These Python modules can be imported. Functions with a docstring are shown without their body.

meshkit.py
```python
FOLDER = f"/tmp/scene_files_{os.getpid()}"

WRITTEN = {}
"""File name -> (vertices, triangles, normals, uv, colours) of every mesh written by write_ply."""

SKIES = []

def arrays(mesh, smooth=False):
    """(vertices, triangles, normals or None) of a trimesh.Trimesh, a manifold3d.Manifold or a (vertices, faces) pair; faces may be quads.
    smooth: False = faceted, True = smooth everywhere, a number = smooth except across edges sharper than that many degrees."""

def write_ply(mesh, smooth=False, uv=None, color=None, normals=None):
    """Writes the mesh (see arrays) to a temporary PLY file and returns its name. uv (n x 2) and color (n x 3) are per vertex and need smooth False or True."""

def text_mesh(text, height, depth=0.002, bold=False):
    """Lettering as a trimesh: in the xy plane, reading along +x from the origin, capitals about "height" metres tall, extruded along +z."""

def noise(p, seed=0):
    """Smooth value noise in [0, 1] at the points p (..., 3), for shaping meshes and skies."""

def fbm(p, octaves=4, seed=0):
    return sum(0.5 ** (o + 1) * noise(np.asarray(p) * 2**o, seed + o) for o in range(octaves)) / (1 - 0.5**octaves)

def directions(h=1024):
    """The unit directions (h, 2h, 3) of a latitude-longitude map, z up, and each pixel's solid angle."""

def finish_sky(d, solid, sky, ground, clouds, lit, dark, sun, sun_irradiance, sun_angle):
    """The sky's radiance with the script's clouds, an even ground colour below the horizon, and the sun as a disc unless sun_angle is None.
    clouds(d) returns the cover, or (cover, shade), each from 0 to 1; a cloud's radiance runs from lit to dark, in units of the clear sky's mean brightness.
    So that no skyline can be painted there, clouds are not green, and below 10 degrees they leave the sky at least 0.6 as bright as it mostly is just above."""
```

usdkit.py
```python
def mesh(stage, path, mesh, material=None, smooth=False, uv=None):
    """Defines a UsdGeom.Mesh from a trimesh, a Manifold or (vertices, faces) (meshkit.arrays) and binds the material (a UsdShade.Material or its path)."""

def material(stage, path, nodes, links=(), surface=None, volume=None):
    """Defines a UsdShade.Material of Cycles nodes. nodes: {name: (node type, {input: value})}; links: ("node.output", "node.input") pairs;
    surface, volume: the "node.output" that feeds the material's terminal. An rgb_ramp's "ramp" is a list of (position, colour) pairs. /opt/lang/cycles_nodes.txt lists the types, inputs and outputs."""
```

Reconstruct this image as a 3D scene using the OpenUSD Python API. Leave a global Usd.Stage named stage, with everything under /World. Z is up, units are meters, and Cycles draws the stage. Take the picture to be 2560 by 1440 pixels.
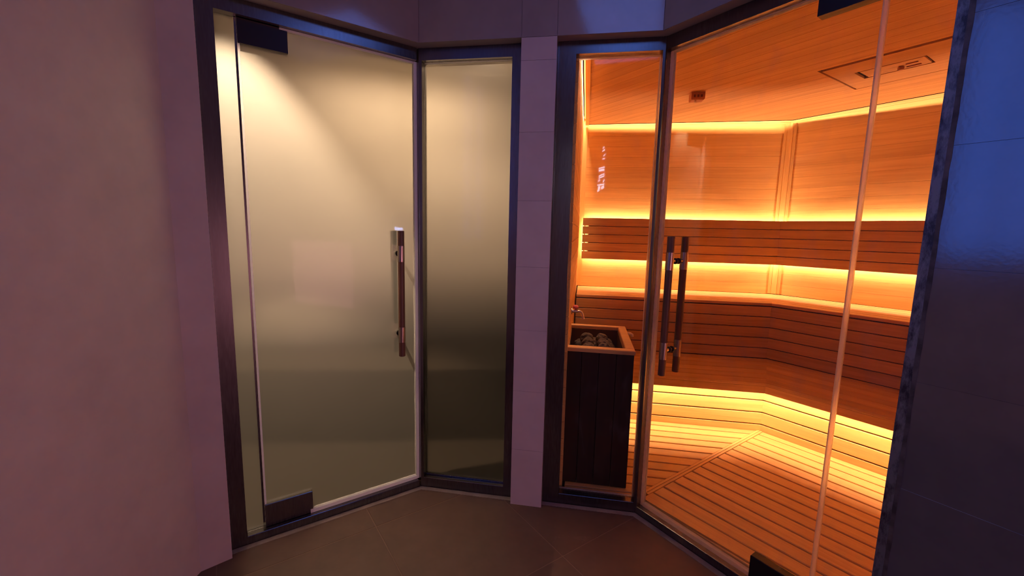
import math, random
import numpy as np, trimesh, usdkit, meshkit
import shapely
from shapely.geometry import Polygon, LineString, box as sbox
from pxr import Usd, UsdGeom, UsdLux, UsdShade, Gf, Sdf, Vt

rng = random.Random(7)
stage = Usd.Stage.CreateInMemory()
UsdGeom.SetStageUpAxis(stage, UsdGeom.Tokens.z)
UsdGeom.SetStageMetersPerUnit(stage, 1.0)
UsdGeom.Xform.Define(stage, '/World')
UsdGeom.Scope.Define(stage, '/World/Looks')

# ------------------------------------------------------------------ camera
F_PX, PITCH, ROLL, EYE = 1063.8, math.radians(7.66), math.radians(1.32), 1.45
fwd = np.array([0, math.cos(PITCH), -math.sin(PITCH)]); rgt = np.array([1.0, 0, 0]); up = np.cross(rgt, fwd)
r2 = math.cos(ROLL) * rgt + math.sin(ROLL) * up
u2 = -math.sin(ROLL) * rgt + math.cos(ROLL) * up
cam = UsdGeom.Camera.Define(stage, '/World/camera')
m4 = Gf.Matrix4d(*r2, 0, *u2, 0, *(-fwd), 0, 0, 0, EYE, 1)
cam.AddTransformOp().Set(m4)
cam.CreateHorizontalApertureAttr(36.0); cam.CreateVerticalApertureAttr(20.25)
cam.CreateFocalLengthAttr(36.0 * F_PX / 2560)
cam.CreateClippingRangeAttr(Gf.Vec2f(0.05, 100))
cam.CreateExposureAttr(0.0)

# ------------------------------------------------------------------ lights of the hall (added blue window, blue ceiling panel, added pink side fill)
def xf(path, cls, pos, rot=None):
    l = cls.Define(stage, path)
    l.AddTranslateOp().Set(Gf.Vec3d(*map(float, pos)))
    if rot is not None:
        l.AddRotateXYZOp().Set(Gf.Vec3f(*rot))
    return l
def rect(path, pos, rot, w, h, color, inten, spread=None):
    l = xf(path, UsdLux.RectLight, pos, rot)
    l.CreateWidthAttr(w); l.CreateHeightAttr(h); l.CreateColorAttr(Gf.Vec3f(*color)); l.CreateIntensityAttr(inten)
    if spread:
        UsdLux.ShapingAPI.Apply(l.GetPrim()).CreateShapingConeAngleAttr(spread)
    return l
BLUE = (0.10, 0.26, 1.0)
K_ADDED_WINDOW, K_PANEL, K_LED, K_STEAM, K_SIDE = 3.5, 2.0, 205.0, 60.0, 8.4
rect('/World/dusk_window_light', (-1.335, -0.20, 2.20), (0, -90, 0), 1.74, 0.66, (0.07, 0.20, 1.0), K_ADDED_WINDOW)  # blue source inferred from reflections; the window round it is added
rect('/World/blue_panel_light', (0.36, 0.85, 2.885), (0, 0, 0), 0.52, 0.9, BLUE, K_PANEL)
rect('/World/side_doorway_light', (2.66, -1.52, 0.72), (0, 90, 0), 1.0, 1.2, (1.0, 0.40, 0.48), K_SIDE)  # added pink fill from the right; no doorway is built here
LED = (1.0, 0.57, 0.34)

# ------------------------------------------------------------------ materials
def M(name, nodes, links=(), surface='p.BSDF'):
    return usdkit.material(stage, '/World/Looks/' + name, nodes, links, surface=surface)
def wood(name, ang, ca, cb, rough=0.55, vertical=False, vary=0.22):
    """boards whose grain runs along ang (degrees from +x, in plan) or upright"""
    sc = (26, 26, 1.2) if vertical else (1.2, 30, 30)
    return M(name, {
        'geo': ('geometry', {}), 'oi': ('object_info', {}),
        'rot': ('vector_rotate', {'rotate_type': 'z_axis', 'angle': 0.0 if vertical else -math.radians(ang)}),
        'sc': ('mapping', {'scale': sc}),
        'off': ('math', {'math_type': 'multiply', 'value2': 53.0}),
        'n': ('noise_texture', {'dimensions': '4D', 'scale': 1.6, 'detail': 4.0, 'roughness': 0.6, 'distortion': 0.6}),
        'n2': ('noise_texture', {'dimensions': '4D', 'scale': 0.35, 'detail': 2.0}),
        'r': ('rgb_ramp', {'ramp': [(0.30, ca), (0.68, cb)]}),
        'tone': ('math', {'math_type': 'multiply_add', 'value2': vary, 'value3': 1.0 - vary * 0.5}),
        't2': ('math', {'math_type': 'multiply_add', 'value2': 0.35, 'value3': 0.83}),
        'tt': ('math', {'math_type': 'multiply'}),
        'hv': ('hsv', {'fac': 1.0}),
        'b': ('bump', {'strength': 0.12, 'distance': 0.002}),
        'p': ('principled_bsdf', {'roughness': rough, 'specular_ior_level': 0.35})},
        [('geo.position', 'rot.vector'), ('rot.vector', 'sc.vector'), ('sc.vector', 'n.vector'), ('sc.vector', 'n2.vector'), ('oi.random', 'off.value1'),
         ('off.value', 'n.w'), ('off.value', 'n2.w'), ('n.fac', 'r.fac'), ('oi.random', 'tone.value1'), ('n2.fac', 't2.value1'),
         ('tone.value', 'tt.value1'), ('t2.value', 'tt.value2'), ('tt.value', 'hv.value'),
         ('r.color', 'hv.color'), ('hv.color', 'p.base_color'), ('n.fac', 'b.height'), ('b.normal', 'p.normal')])
LA, LB = (0.77, 0.475, 0.17), (0.64, 0.375, 0.12)
DA, DB = (0.60, 0.355, 0.12), (0.46, 0.255, 0.075)
A_L, A_R = 99.5, 143.6
w_light_l = wood('wood_light_back', 90 - A_L, LA, LB, vary=0.12); w_light_r = wood('wood_light_side', 90 - A_R, LA, LB, vary=0.12)
w_light_left = wood('wood_light_left', 90 - 9.6, LA, LB)
w_light_v = wood('wood_light_upright', 0, LA, LB, vertical=True)
w_bench_l = wood('wood_bench_back', 90 - A_L, DA, DB, 0.42); w_bench_r = wood('wood_bench_side', 90 - A_R, DA, DB, 0.42)
w_ceil = wood('wood_ceiling', 90 - 146, (0.66, 0.37, 0.14), (0.52, 0.28, 0.095), 0.55, vary=0.12)
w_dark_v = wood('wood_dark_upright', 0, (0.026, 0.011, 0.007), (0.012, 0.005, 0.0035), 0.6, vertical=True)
w_handle = wood('wood_handle', 0, (0.17, 0.070, 0.040), (0.10, 0.042, 0.024), 0.4, vertical=True, vary=0.05)
w_handle_shaded = wood('wood_handle_shaded', 0, (0.016, 0.008, 0.006), (0.010, 0.005, 0.004), 0.7, vertical=True, vary=0.05)  # inner bar: backlit shade painted into the wood colour
w_rim = wood('wood_rim', 90 - A_L, (0.70, 0.42, 0.17), (0.56, 0.32, 0.12), 0.5)
w_backing = M('dark_gap', {'p': ('principled_bsdf', {'base_color': (0.05, 0.022, 0.010), 'roughness': 0.9})})
steel = M('brushed_steel', {
    'geo': ('geometry', {}), 'sc': ('mapping', {'scale': (40, 40, 6)}), 'n': ('noise_texture', {'scale': 3.0, 'detail': 3.0}),
    'rr': ('map_range', {'to_min': 0.20, 'to_max': 0.26}), 'g': ('noise_texture', {'scale': 2.2, 'detail': 4.0}),
    'c': ('rgb_ramp', {'ramp': [(0.35, (0.175, 0.165, 0.175)), (0.65, (0.22, 0.21, 0.22))]}),
    'b': ('bump', {'strength': 0.015, 'distance': 0.001}),
    'p': ('principled_bsdf', {'metallic': 1.0})},
    [('geo.position', 'sc.vector'), ('sc.vector', 'n.vector'), ('n.fac', 'rr.value'), ('rr.result', 'p.roughness'), ('geo.position', 'g.vector'), ('g.fac', 'c.fac'),
     ('c.color', 'p.base_color'), ('n.fac', 'b.height'), ('b.normal', 'p.normal')])
black_metal = M('black_hinge_metal', {'p': ('principled_bsdf', {'base_color': (0.03, 0.022, 0.025), 'metallic': 0.6, 'roughness': 0.35})})
chrome = M('polished_metal', {'p': ('principled_bsdf', {'base_color': (0.62, 0.55, 0.47), 'metallic': 1.0, 'roughness': 0.18})})
sleeve_m = M('sleeve_metal', {'p': ('principled_bsdf', {'base_color': (0.42, 0.33, 0.29), 'metallic': 1.0, 'roughness': 0.28})})
rubber = M('black_rubber', {'p': ('principled_bsdf', {'base_color': (0.015, 0.012, 0.012), 'roughness': 0.5})})
seal_m = M('clear_seal', {
    'd': ('principled_bsdf', {'base_color': (0.9, 0.88, 0.86), 'roughness': 0.35}), 't': ('translucent_bsdf', {'color': (0.98, 0.97, 0.95)}), 'm': ('mix_closure', {'fac': 0.6}),
    'c': ('refraction_bsdf', {'color': (0.98, 0.97, 0.96), 'IOR': 1.15, 'roughness': 0.5}), 'm3': ('mix_closure', {'fac': 0.60})},
    [('d.BSDF', 'm.closure1'), ('t.BSDF', 'm.closure2'), ('m.closure', 'm3.closure1'), ('c.BSDF', 'm3.closure2')], 'm3.closure')
seal_white = M('white_door_seal', {'d': ('principled_bsdf', {'base_color': (0.92, 0.90, 0.90), 'roughness': 0.4}), 't': ('translucent_bsdf', {'color': (0.95, 0.94, 0.93)}), 'm': ('mix_closure', {'fac': 0.35})},
    [('d.BSDF', 'm.closure1'), ('t.BSDF', 'm.closure2')], 'm.closure')
def tile_wall(name, ca, cb, rough, spec=0.5):
    return M(name, {
        'geo': ('geometry', {}), 'oi': ('object_info', {}), 'n': ('noise_texture', {'scale': 5.0, 'detail': 6.0, 'roughness': 0.65}),
        'r': ('rgb_ramp', {'ramp': [(0.30, ca), (0.70, cb)]}), 'tone': ('math', {'math_type': 'multiply_add', 'value2': 0.10, 'value3': 0.95}), 'hv': ('hsv', {}),
        'fn': ('noise_texture', {'scale': 90.0, 'detail': 3.0}), 'b': ('bump', {'strength': 0.06, 'distance': 0.002}),
        'p': ('principled_bsdf', {'roughness': rough, 'specular_ior_level': spec})},
        [('geo.position', 'n.vector'), ('n.fac', 'r.fac'), ('oi.random', 'tone.value1'), ('tone.value', 'hv.value'), ('r.color', 'hv.color'), ('hv.color', 'p.base_color'),
         ('geo.position', 'fn.vector'), ('fn.fac', 'b.height'), ('b.normal', 'p.normal')])
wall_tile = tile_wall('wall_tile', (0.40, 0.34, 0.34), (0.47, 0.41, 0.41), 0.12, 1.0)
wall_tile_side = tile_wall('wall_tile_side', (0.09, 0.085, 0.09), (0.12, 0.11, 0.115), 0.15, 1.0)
plaster = tile_wall('hall_plaster', (0.44, 0.37, 0.36), (0.52, 0.44, 0.42), 0.45, 0.3)
grout = M('wall_grout', {'p': ('principled_bsdf', {'base_color': (0.20, 0.16, 0.16), 'roughness': 0.9})})
floor_tile_m = M('floor_tile_stone', {
    'geo': ('geometry', {}), 'oi': ('object_info', {}), 'n': ('noise_texture', {'scale': 3.0, 'detail': 7.0, 'roughness': 0.7}), 'n2': ('noise_texture', {'scale': 1.3, 'detail': 3.0}),
    'r': ('rgb_ramp', {'ramp': [(0.3, (0.085, 0.044, 0.032)), (0.62, (0.125, 0.067, 0.049)), (0.8, (0.22, 0.13, 0.10))]}),
    'rr': ('map_range', {'to_min': 0.35, 'to_max': 0.6}), 'b': ('bump', {'strength': 0.08, 'distance': 0.003}), 'p': ('principled_bsdf', {'specular_ior_level': 0.4})},
    [('geo.position', 'n.vector'), ('geo.position', 'n2.vector'), ('n.fac', 'r.fac'), ('r.color', 'p.base_color'), ('n2.fac', 'rr.value'), ('rr.result', 'p.roughness'), ('n.fac', 'b.height'), ('b.normal', 'p.normal')])
floor_grout = M('floor_grout', {'p': ('principled_bsdf', {'base_color': (0.19, 0.115, 0.085), 'roughness': 0.9})})
skirt_m = M('mortar_strip', {'geo': ('geometry', {}), 'n': ('noise_texture', {'scale': 14.0, 'detail': 5.0}), 'r': ('rgb_ramp', {'ramp': [(0.3, (0.20, 0.15, 0.13)), (0.7, (0.30, 0.23, 0.20))]}),
    'p': ('principled_bsdf', {'roughness': 0.85})}, [('geo.position', 'n.vector'), ('n.fac', 'r.fac'), ('r.color', 'p.base_color')])
clear_glass = M('clear_glass', {
    'lw': ('layer_weight', {'blend': 0.5}), 'pw': ('math', {'math_type': 'power', 'value2': 5.0}), 'fr': ('math', {'math_type': 'multiply_add', 'value2': 0.9, 'value3': 0.022}), 't': ('transparent_bsdf', {'color': (0.95, 0.94, 0.92)}), 'g': ('glossy_bsdf', {'color': (1, 1, 1), 'roughness': 0.02}), 'm': ('mix_closure', {}),
    'geo': ('geometry', {}), 'mp': ('mapping', {'scale': (3.0, 3.0, 1.2), 'rotation': (0.5, 0.3, 0)}), 'n': ('noise_texture', {'scale': 3.0, 'detail': 5.0, 'distortion': 1.2}),
    'k': ('map_range', {'from_min': 0.55, 'from_max': 0.85, 'to_min': 0.0, 'to_max': 0.035, 'clamp': True}), 'd': ('diffuse_bsdf', {'color': (0.8, 0.78, 0.75)}), 'm2': ('mix_closure', {})},
    [('lw.facing', 'pw.value1'), ('pw.value', 'fr.value1'), ('fr.value', 'm.fac'), ('t.BSDF', 'm.closure1'), ('g.BSDF', 'm.closure2'), ('geo.position', 'mp.vector'), ('mp.vector', 'n.vector'), ('n.fac', 'k.value'), ('k.result', 'm2.fac'), ('m.closure', 'm2.closure1'), ('d.BSDF', 'm2.closure2')], 'm2.closure')
frosted = M('frosted_glass', {
    'geo': ('geometry', {}), 'n': ('noise_texture', {'scale': 6.0, 'detail': 6.0, 'roughness': 0.7}),
    'r': ('rgb_ramp', {'ramp': [(0.30, (0.84, 0.83, 0.80)), (0.72, (0.93, 0.92, 0.90))]}),
    't': ('translucent_bsdf', {}), 'rf': ('refraction_bsdf', {'color': (0.95, 0.94, 0.92), 'IOR': 1.16, 'roughness': 0.28}),
    'm': ('mix_closure', {'fac': 0.955}), 'lw': ('layer_weight', {'blend': 0.5}), 'pw': ('math', {'math_type': 'power', 'value2': 5.0}), 'fr': ('math', {'math_type': 'multiply_add', 'value2': 0.6, 'value3': 0.013}), 'g1': ('glossy_bsdf', {'color': (1, 1, 1), 'roughness': 0.30}), 'g2': ('glossy_bsdf', {'color': (1, 1, 1), 'roughness': 0.015}), 'g': ('mix_closure', {'fac': 0.3}), 'm2': ('mix_closure', {})},
    [('geo.position', 'n.vector'), ('n.fac', 'r.fac'), ('r.color', 't.color'), ('t.BSDF', 'm.closure1'), ('rf.BSDF', 'm.closure2'), ('lw.facing', 'pw.value1'), ('pw.value', 'fr.value1'), ('fr.value', 'm2.fac'), ('m.closure', 'm2.closure1'), ('g1.BSDF', 'g.closure1'), ('g2.BSDF', 'g.closure2'), ('g.closure', 'm2.closure2')], 'm2.closure')
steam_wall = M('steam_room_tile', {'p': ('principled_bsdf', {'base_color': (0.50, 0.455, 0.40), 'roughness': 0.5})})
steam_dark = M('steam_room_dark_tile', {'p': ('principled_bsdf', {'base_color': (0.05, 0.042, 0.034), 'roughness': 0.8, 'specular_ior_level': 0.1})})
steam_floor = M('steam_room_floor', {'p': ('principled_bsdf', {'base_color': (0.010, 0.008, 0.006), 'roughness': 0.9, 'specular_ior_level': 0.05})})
stone_m = M('heater_stone', {'geo': ('geometry', {}), 'oi': ('object_info', {}), 'n': ('noise_texture', {'scale': 30.0, 'detail': 6.0, 'roughness': 0.7}),
    'r': ('rgb_ramp', {'ramp': [(0.3, (0.05, 0.042, 0.032)), (0.7, (0.20, 0.165, 0.12))]}), 'b': ('bump', {'strength': 0.5, 'distance': 0.006}), 'p': ('principled_bsdf', {'roughness': 0.85})},
    [('geo.position', 'n.vector'), ('n.fac', 'r.fac'), ('r.color', 'p.base_color'), ('n.fac', 'b.height'), ('b.normal', 'p.normal')])
box_metal = M('heater_liner', {'p': ('principled_bsdf', {'base_color': (0.16, 0.09, 0.06), 'metallic': 0.7, 'roughness': 0.5})})
brass = M('tap_metal', {'p': ('principled_bsdf', {'base_color': (0.80, 0.70, 0.58), 'metallic': 0.8, 'roughness': 0.3})})
pink = M('pink_plastic', {'p': ('principled_bsdf', {'base_color': (0.80, 0.16, 0.16), 'roughness': 0.4})})
pale = M('pale_plastic', {'p': ('principled_bsdf', {'base_color': (0.85, 0.75, 0.62), 'roughness': 0.45})})
sensor_m = M('sensor_brown', {'p': ('principled_bsdf', {'base_color': (0.44, 0.17, 0.06), 'roughness': 0.5})})
sign_m = M('lit_sign', {'e': ('emission', {'color': (0.80, 0.78, 1.0), 'strength': 17.0})}, (), 'e.emission')
grime_m = M('grimy_sealant', {'geo': ('geometry', {}), 'n': ('noise_texture', {'scale': 22.0, 'detail': 5.0}), 'r': ('rgb_ramp', {'ramp': [(0.35, (0.035, 0.03, 0.03)), (0.7, (0.13, 0.11, 0.11))]}),
    'p': ('principled_bsdf', {'roughness': 0.6})}, [('geo.position', 'n.vector'), ('n.fac', 'r.fac'), ('r.color', 'p.base_color')])
stained = M('stained_stile', {'geo': ('geometry', {}), 'mp': ('mapping', {'scale': (1, 1, 0.35)}), 'n': ('noise_texture', {'scale': 34.0, 'detail': 6.0, 'roughness': 0.7}), 'r': ('rgb_ramp', {'ramp': [(0.36, (0.05, 0.045, 0.05)), (0.55, (0.26, 0.25, 0.26))]}),
    'rr': ('map_range', {'to_min': 0.3, 'to_max': 0.7}), 'p': ('principled_bsdf', {'metallic': 0.5})}, [('geo.position', 'mp.vector'), ('mp.vector', 'n.vector'), ('n.fac', 'r.fac'), ('r.color', 'p.base_color'), ('n.fac', 'rr.value'), ('rr.result', 'p.roughness')])
slot_m = M('slot_brown', {'p': ('principled_bsdf', {'base_color': (0.16, 0.055, 0.02), 'roughness': 0.7})})
led_body = M('led_profile', {'p': ('principled_bsdf', {'base_color': (0.8, 0.75, 0.65), 'roughness': 0.5})})
screen_m = M('lit_screen', {'e': ('emission', {'color': (0.34, 0.52, 1.0), 'strength': 150.0})}, (), 'e.emission')
white_paint = M('window_frame_paint', {'p': ('principled_bsdf', {'base_color': (0.30, 0.30, 0.32), 'roughness': 0.5})})
hall_ceiling_m = M('hall_ceiling_paint', {'p': ('principled_bsdf', {'base_color': (0.25, 0.20, 0.20), 'roughness': 0.8})})

# ------------------------------------------------------------------ object helpers
_taken = {}
def free(path):
    n = _taken.get(path, 0); _taken[path] = n + 1
    return path if n == 0 else '%s_%03d' % (path, n)
def put(prim, label=None, cat=None, group=None, kind=None):
    for k, v in (('label', label), ('category', cat), ('group', group), ('kind', kind)):
        if v: prim.SetCustomDataByKey(k, v)
class Thing:
    def __init__(s, name, base, label=None, cat=None, group=None, kind=None):
        s.path = free('/World/' + name); s.base = np.array(base, float)
        x = UsdGeom.Xform.Define(stage, s.path); x.AddTranslateOp().Set(Gf.Vec3d(*s.base)); s.prim = x.GetPrim()
        put(s.prim, label, cat, group, kind)
    def add(s, name, mesh, mat, under=None, smooth=False, label=None, kind=None):
        p = free((under or s.path) + '/' + name)
        v, f = (mesh.vertices, mesh.faces) if hasattr(mesh, 'vertices') else mesh
        m = usdkit.mesh(stage, p, trimesh.Trimesh(np.asarray(v) - s.base, np.asarray(f), process=False), mat, smooth=smooth)
        put(m.GetPrim(), label, None, None, kind)
        return p
def solo(name, mesh, mat, label=None, cat=None, group=None, kind=None, smooth=False):
    p = free('/World/' + name)
    m = usdkit.mesh(stage, p, mesh, mat, smooth=smooth); put(m.GetPrim(), label, cat, group, kind)
    return p

# ------------------------------------------------------------------ geometry helpers
def fixwind(v, f):
    t = trimesh.Trimesh(v, f, process=False); t.fix_normals(); return t
def prism(poly, z0, z1):
    """upright prism over a plan polygon"""
    p = poly if isinstance(poly, Polygon) else Polygon([tuple(map(float, q)) for q in poly])
    p = shapely.geometry.polygon.orient(p.buffer(0))
    t = trimesh.creation.extrude_polygon(p, z1 - z0, engine='earcut'); t.apply_translation((0, 0, z0)); return t
def bevel_prism(poly, z0, z1, b=0.003, top=True):
    """convex plan polygon with a small chamfer round its top (or bottom) edge"""
    p = poly if isinstance(poly, Polygon) else Polygon([tuple(map(float, q)) for q in poly])
    q = p.buffer(-b, join_style=2)
    if p.interiors or p.convex_hull.area - p.area > 1e-7: return prism(p, z0, z1)
    if q.is_empty or q.geom_type != 'Polygon' or len(q.exterior.coords) != len(p.exterior.coords):
        return prism(p, z0, z1)
    a = np.array(p.exterior.coords[:-1]); c = np.array(q.exterior.coords[:-1])
    if not p.exterior.is_ccw: a = a[::-1]
    if not q.exterior.is_ccw: c = c[::-1]
    k = np.argmin(np.linalg.norm(c - a[0], axis=1)); c = np.roll(c, -k, axis=0)
    n = len(a)
    lv = [(a, z0), (a, z1 - b), (c, z1)] if top else [(c, z0), (a, z0 + b), (a, z1)]
    v = np.vstack([np.c_[xy, np.full(n, z)] for xy, z in lv]); f = []
    for l in range(2):
        for i in range(n):
            j = (i + 1) % n
            f += [(l * n + i, l * n + j, (l + 1) * n + j), (l * n + i, (l + 1) * n + j, (l + 1) * n + i)]
    for i in range(1, n - 1):
        f += [(0, i + 1, i), (2 * n, 2 * n + i, 2 * n + i + 1)]
    return trimesh.Trimesh(v, f, process=False)
def A(deg):
    return np.array([math.sin(math.radians(deg)), math.cos(math.radians(deg))])
def sweep(sec, ends):
    """sec: (o,z) polygon; ends(o) -> two plan points"""
    n = len(sec)
    P0 = np.array([[*ends(o)[0], z] for o, z in sec]); P1 = np.array([[*ends(o)[1], z] for o, z in sec])
    f = []
    for i in range(n):
        j = (i + 1) % n
        f += [(i, j, n + j), (i, n + j, n + i)]
    for i in range(1, n - 1):
        f += [(0, i + 1, i), (n, n + i, n + i + 1)]
    return fixwind(np.vstack([P0, P1]), f)
def chamfer(o0, o1, z0, z1, b=0.003):
    """board section whose room side is o0"""
    return [(o0 + b, z0), (o1, z0), (o1, z1), (o0 + b, z1), (o0, z1 - b), (o0, z0 + b)]
def corner(c, n1, n2, o):
    return np.asarray(c) + np.linalg.solve(np.array([n1, n2]), np.array([o, o]))
class Bend:
    """a line through corner c: left run of length L along azL, right run of length R along azR; offsets grow away from the room"""
    def __init__(s, c, azL, azR, L, R):
        s.c, s.dL, s.dR, s.L, s.R = np.array(c, float), A(azL), A(azR), L, R
        s.nL = np.array([-s.dL[1], s.dL[0]]); s.nR = np.array([-s.dR[1], s.dR[0]])
    def at(s, o): return corner(s.c, s.nL, s.nR, o)
    def left(s, sec, l0=0.0, l1=None):
        L = s.L if l1 is None else l1
        return sweep(sec, lambda o: (s.c + s.nL * o - s.dL * L, s.at(o) if l0 == 0 else s.c + s.nL * o - s.dL * l0))
    def right(s, sec, r0=0.0, r1=None):
        R = s.R if r1 is None else r1
        return sweep(sec, lambda o: (s.at(o) if r0 == 0 else s.c + s.nR * o + s.dR * r0, s.c + s.nR * o + s.dR * R))
    def pts(s, o):
        return s.c + s.nL * o - s.dL * s.L, s.at(o), s.c + s.nR * o + s.dR * s.R
def lathe(profile, axis_from, axis_to, n=20):
    """profile: (r, t) with t along the axis in metres"""
    a, b = np.array(axis_from, float), np.array(axis_to, float); d = (b - a) / np.linalg.norm(b - a)
    x = np.cross(d, [0, 0, 1.0]); x = np.array([1.0, 0, 0]) if np.linalg.norm(x) < 1e-6 else x / np.linalg.norm(x); y = np.cross(d, x)
    th = np.arange(n) * 2 * np.pi / n; v, f = [], []
    for r, t in profile:
        v.append(a + d * t + r * (np.cos(th)[:, None] * x + np.sin(th)[:, None] * y))
    v = np.vstack(v); m = len(profile)
    for k in range(m - 1):
        for i in range(n):
            j = (i + 1) % n
            f += [(k * n + i, k * n + j, (k + 1) * n + j), (k * n + i, (k + 1) * n + j, (k + 1) * n + i)]
    for k, base in ((0, 0), (1, (m - 1) * n)):
        for i in range(1, n - 1):
            f.append((base, base + i + 1, base + i) if k == 0 else (base, base + i, base + i + 1))
    return fixwind(v, f)
def rod(a, b, r, n=16, c=0.002):
    L = float(np.linalg.norm(np.array(b, float) - a))
    return lathe([(r - c, 0), (r, c), (r, L - c), (r - c, L)], a, b, n)
def tube(points, r, n=12):
    p = np.array(points, float); v, f = [], []
    t = np.gradient(p, axis=0); t /= np.linalg.norm(t, axis=1, keepdims=True)
    ref = np.array([0.3, 0.2, 0.93]); th = np.arange(n) * 2 * np.pi / n
    for q, d in zip(p, t):
        x = np.cross(d, ref); x /= np.linalg.norm(x); y = np.cross(d, x)
        v.append(q + r * (np.cos(th)[:, None] * x + np.sin(th)[:, None] * y))
    m = len(p); v = np.vstack(v)
    for k in range(m - 1):
        for i in range(n):
            j = (i + 1) % n; f += [(k * n + i, k * n + j, (k + 1) * n + j), (k * n + i, (k + 1) * n + j, (k + 1) * n + i)]
    for i in range(1, n - 1):
        f += [(0, i + 1, i), ((m - 1) * n, (m - 1) * n + i, (m - 1) * n + i + 1)]
    return fixwind(v, f)
cat = trimesh.util.concatenate

# ------------------------------------------------------------------ plan of the bay
dS, dM, dQ = A(55.3), A(99.3), A(145.3)
room = lambda d: np.array([d[1], -d[0]])
nS, nM, nQ = room(dS), room(dM), room(dQ)
S0 = np.array([-0.523, 2.276]); M0 = np.array([0.1155, 2.191]); Q0 = np.array([0.718, 2.065])
def meet(p, d, q, e):
    t = np.linalg.solve(np.array([d, -e]).T, q - p); return p + d * t[0]
def V1(o): return meet(S0 + nS * o, dS, M0 + nM * o, dM)
def V2(o): return meet(M0 + nM * o, dM, Q0 + nQ * o, dQ)
pS = lambda s, o=0.0: S0 + dS * s + nS * o           # s < 0 leftwards along the steam door
pM = lambda s, o=0.0: M0 + dM * s + nM * o           # along the middle, s = 0 near the pillar
pQ = lambda s, o=0.0: Q0 + dQ * s + nQ * o           # s > 0 rightwards along the sauna door
mx = lambda x: (x - M0[0]) / dM[0]                   # middle run: from plan x to s
def blk(p, s0, s1, o0, o1, z0, z1, b=0.002):
    return bevel_prism([p(s0, o0), p(s1, o0), p(s1, o1), p(s0, o1)], z0, z1, b)
ZB, ZT, ZL = 0.06, 2.277, 2.337      # glass bottom, glass top, lintel underside
WALL = 0.10                          # finished wall face stands this far in front of the glass line
HALL_H = 3.2
FR0, FR1 = -0.025, 0.042             # frame depth

# ------------------------------------------------------------------ hall: floor
PX1 = mx(0.033); PX2 = mx(0.197)     # pillar
hall = Polygon([pS(-0.89, WALL), V1(0.0) , V2(0.0), pQ(0.96, 0.0), pQ(0.96, WALL), pQ(3.4, WALL), (2.6, -2.3), (-1.28, -2.3), (-1.28, 1.61)])
fl = Thing('floor', (0, 0.6, -0.02), 'dark brown stone tiled floor of the dim hall', None, None, 'structure')
fl.add('base_slab', prism(Polygon([(-2.6, -2.4), (4.2, -2.4), (4.2, 6.0), (-2.6, 6.0)]), -0.12, -0.0102), floor_grout)
fl.add('grout_bed', prism(Polygon([(-1.28, -2.3), (2.6, -2.3), pQ(3.4, WALL), pQ(1.0, WALL), pQ(1.0, 0.04), V2(0.04), V1(0.04), pS(-0.95, 0.04), (-1.28, 1.61)]), -0.0101, -0.0012), floor_grout)
g0 = np.array([-0.638, 1.907]); TS = 0.643; JT = 0.0022
front = Polygon([pS(-0.95, 0.075), V1(0.075), pM(PX1, 0.075), pM(PX1, WALL), pM(PX2, WALL), pM(PX2, 0.075), V2(0.075), pQ(1.0, 0.075), pQ(1.0, WALL), pQ(3.4, WALL), (2.6, -2.3), (-1.28, -2.3), (-1.28, 1.61)])
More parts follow.
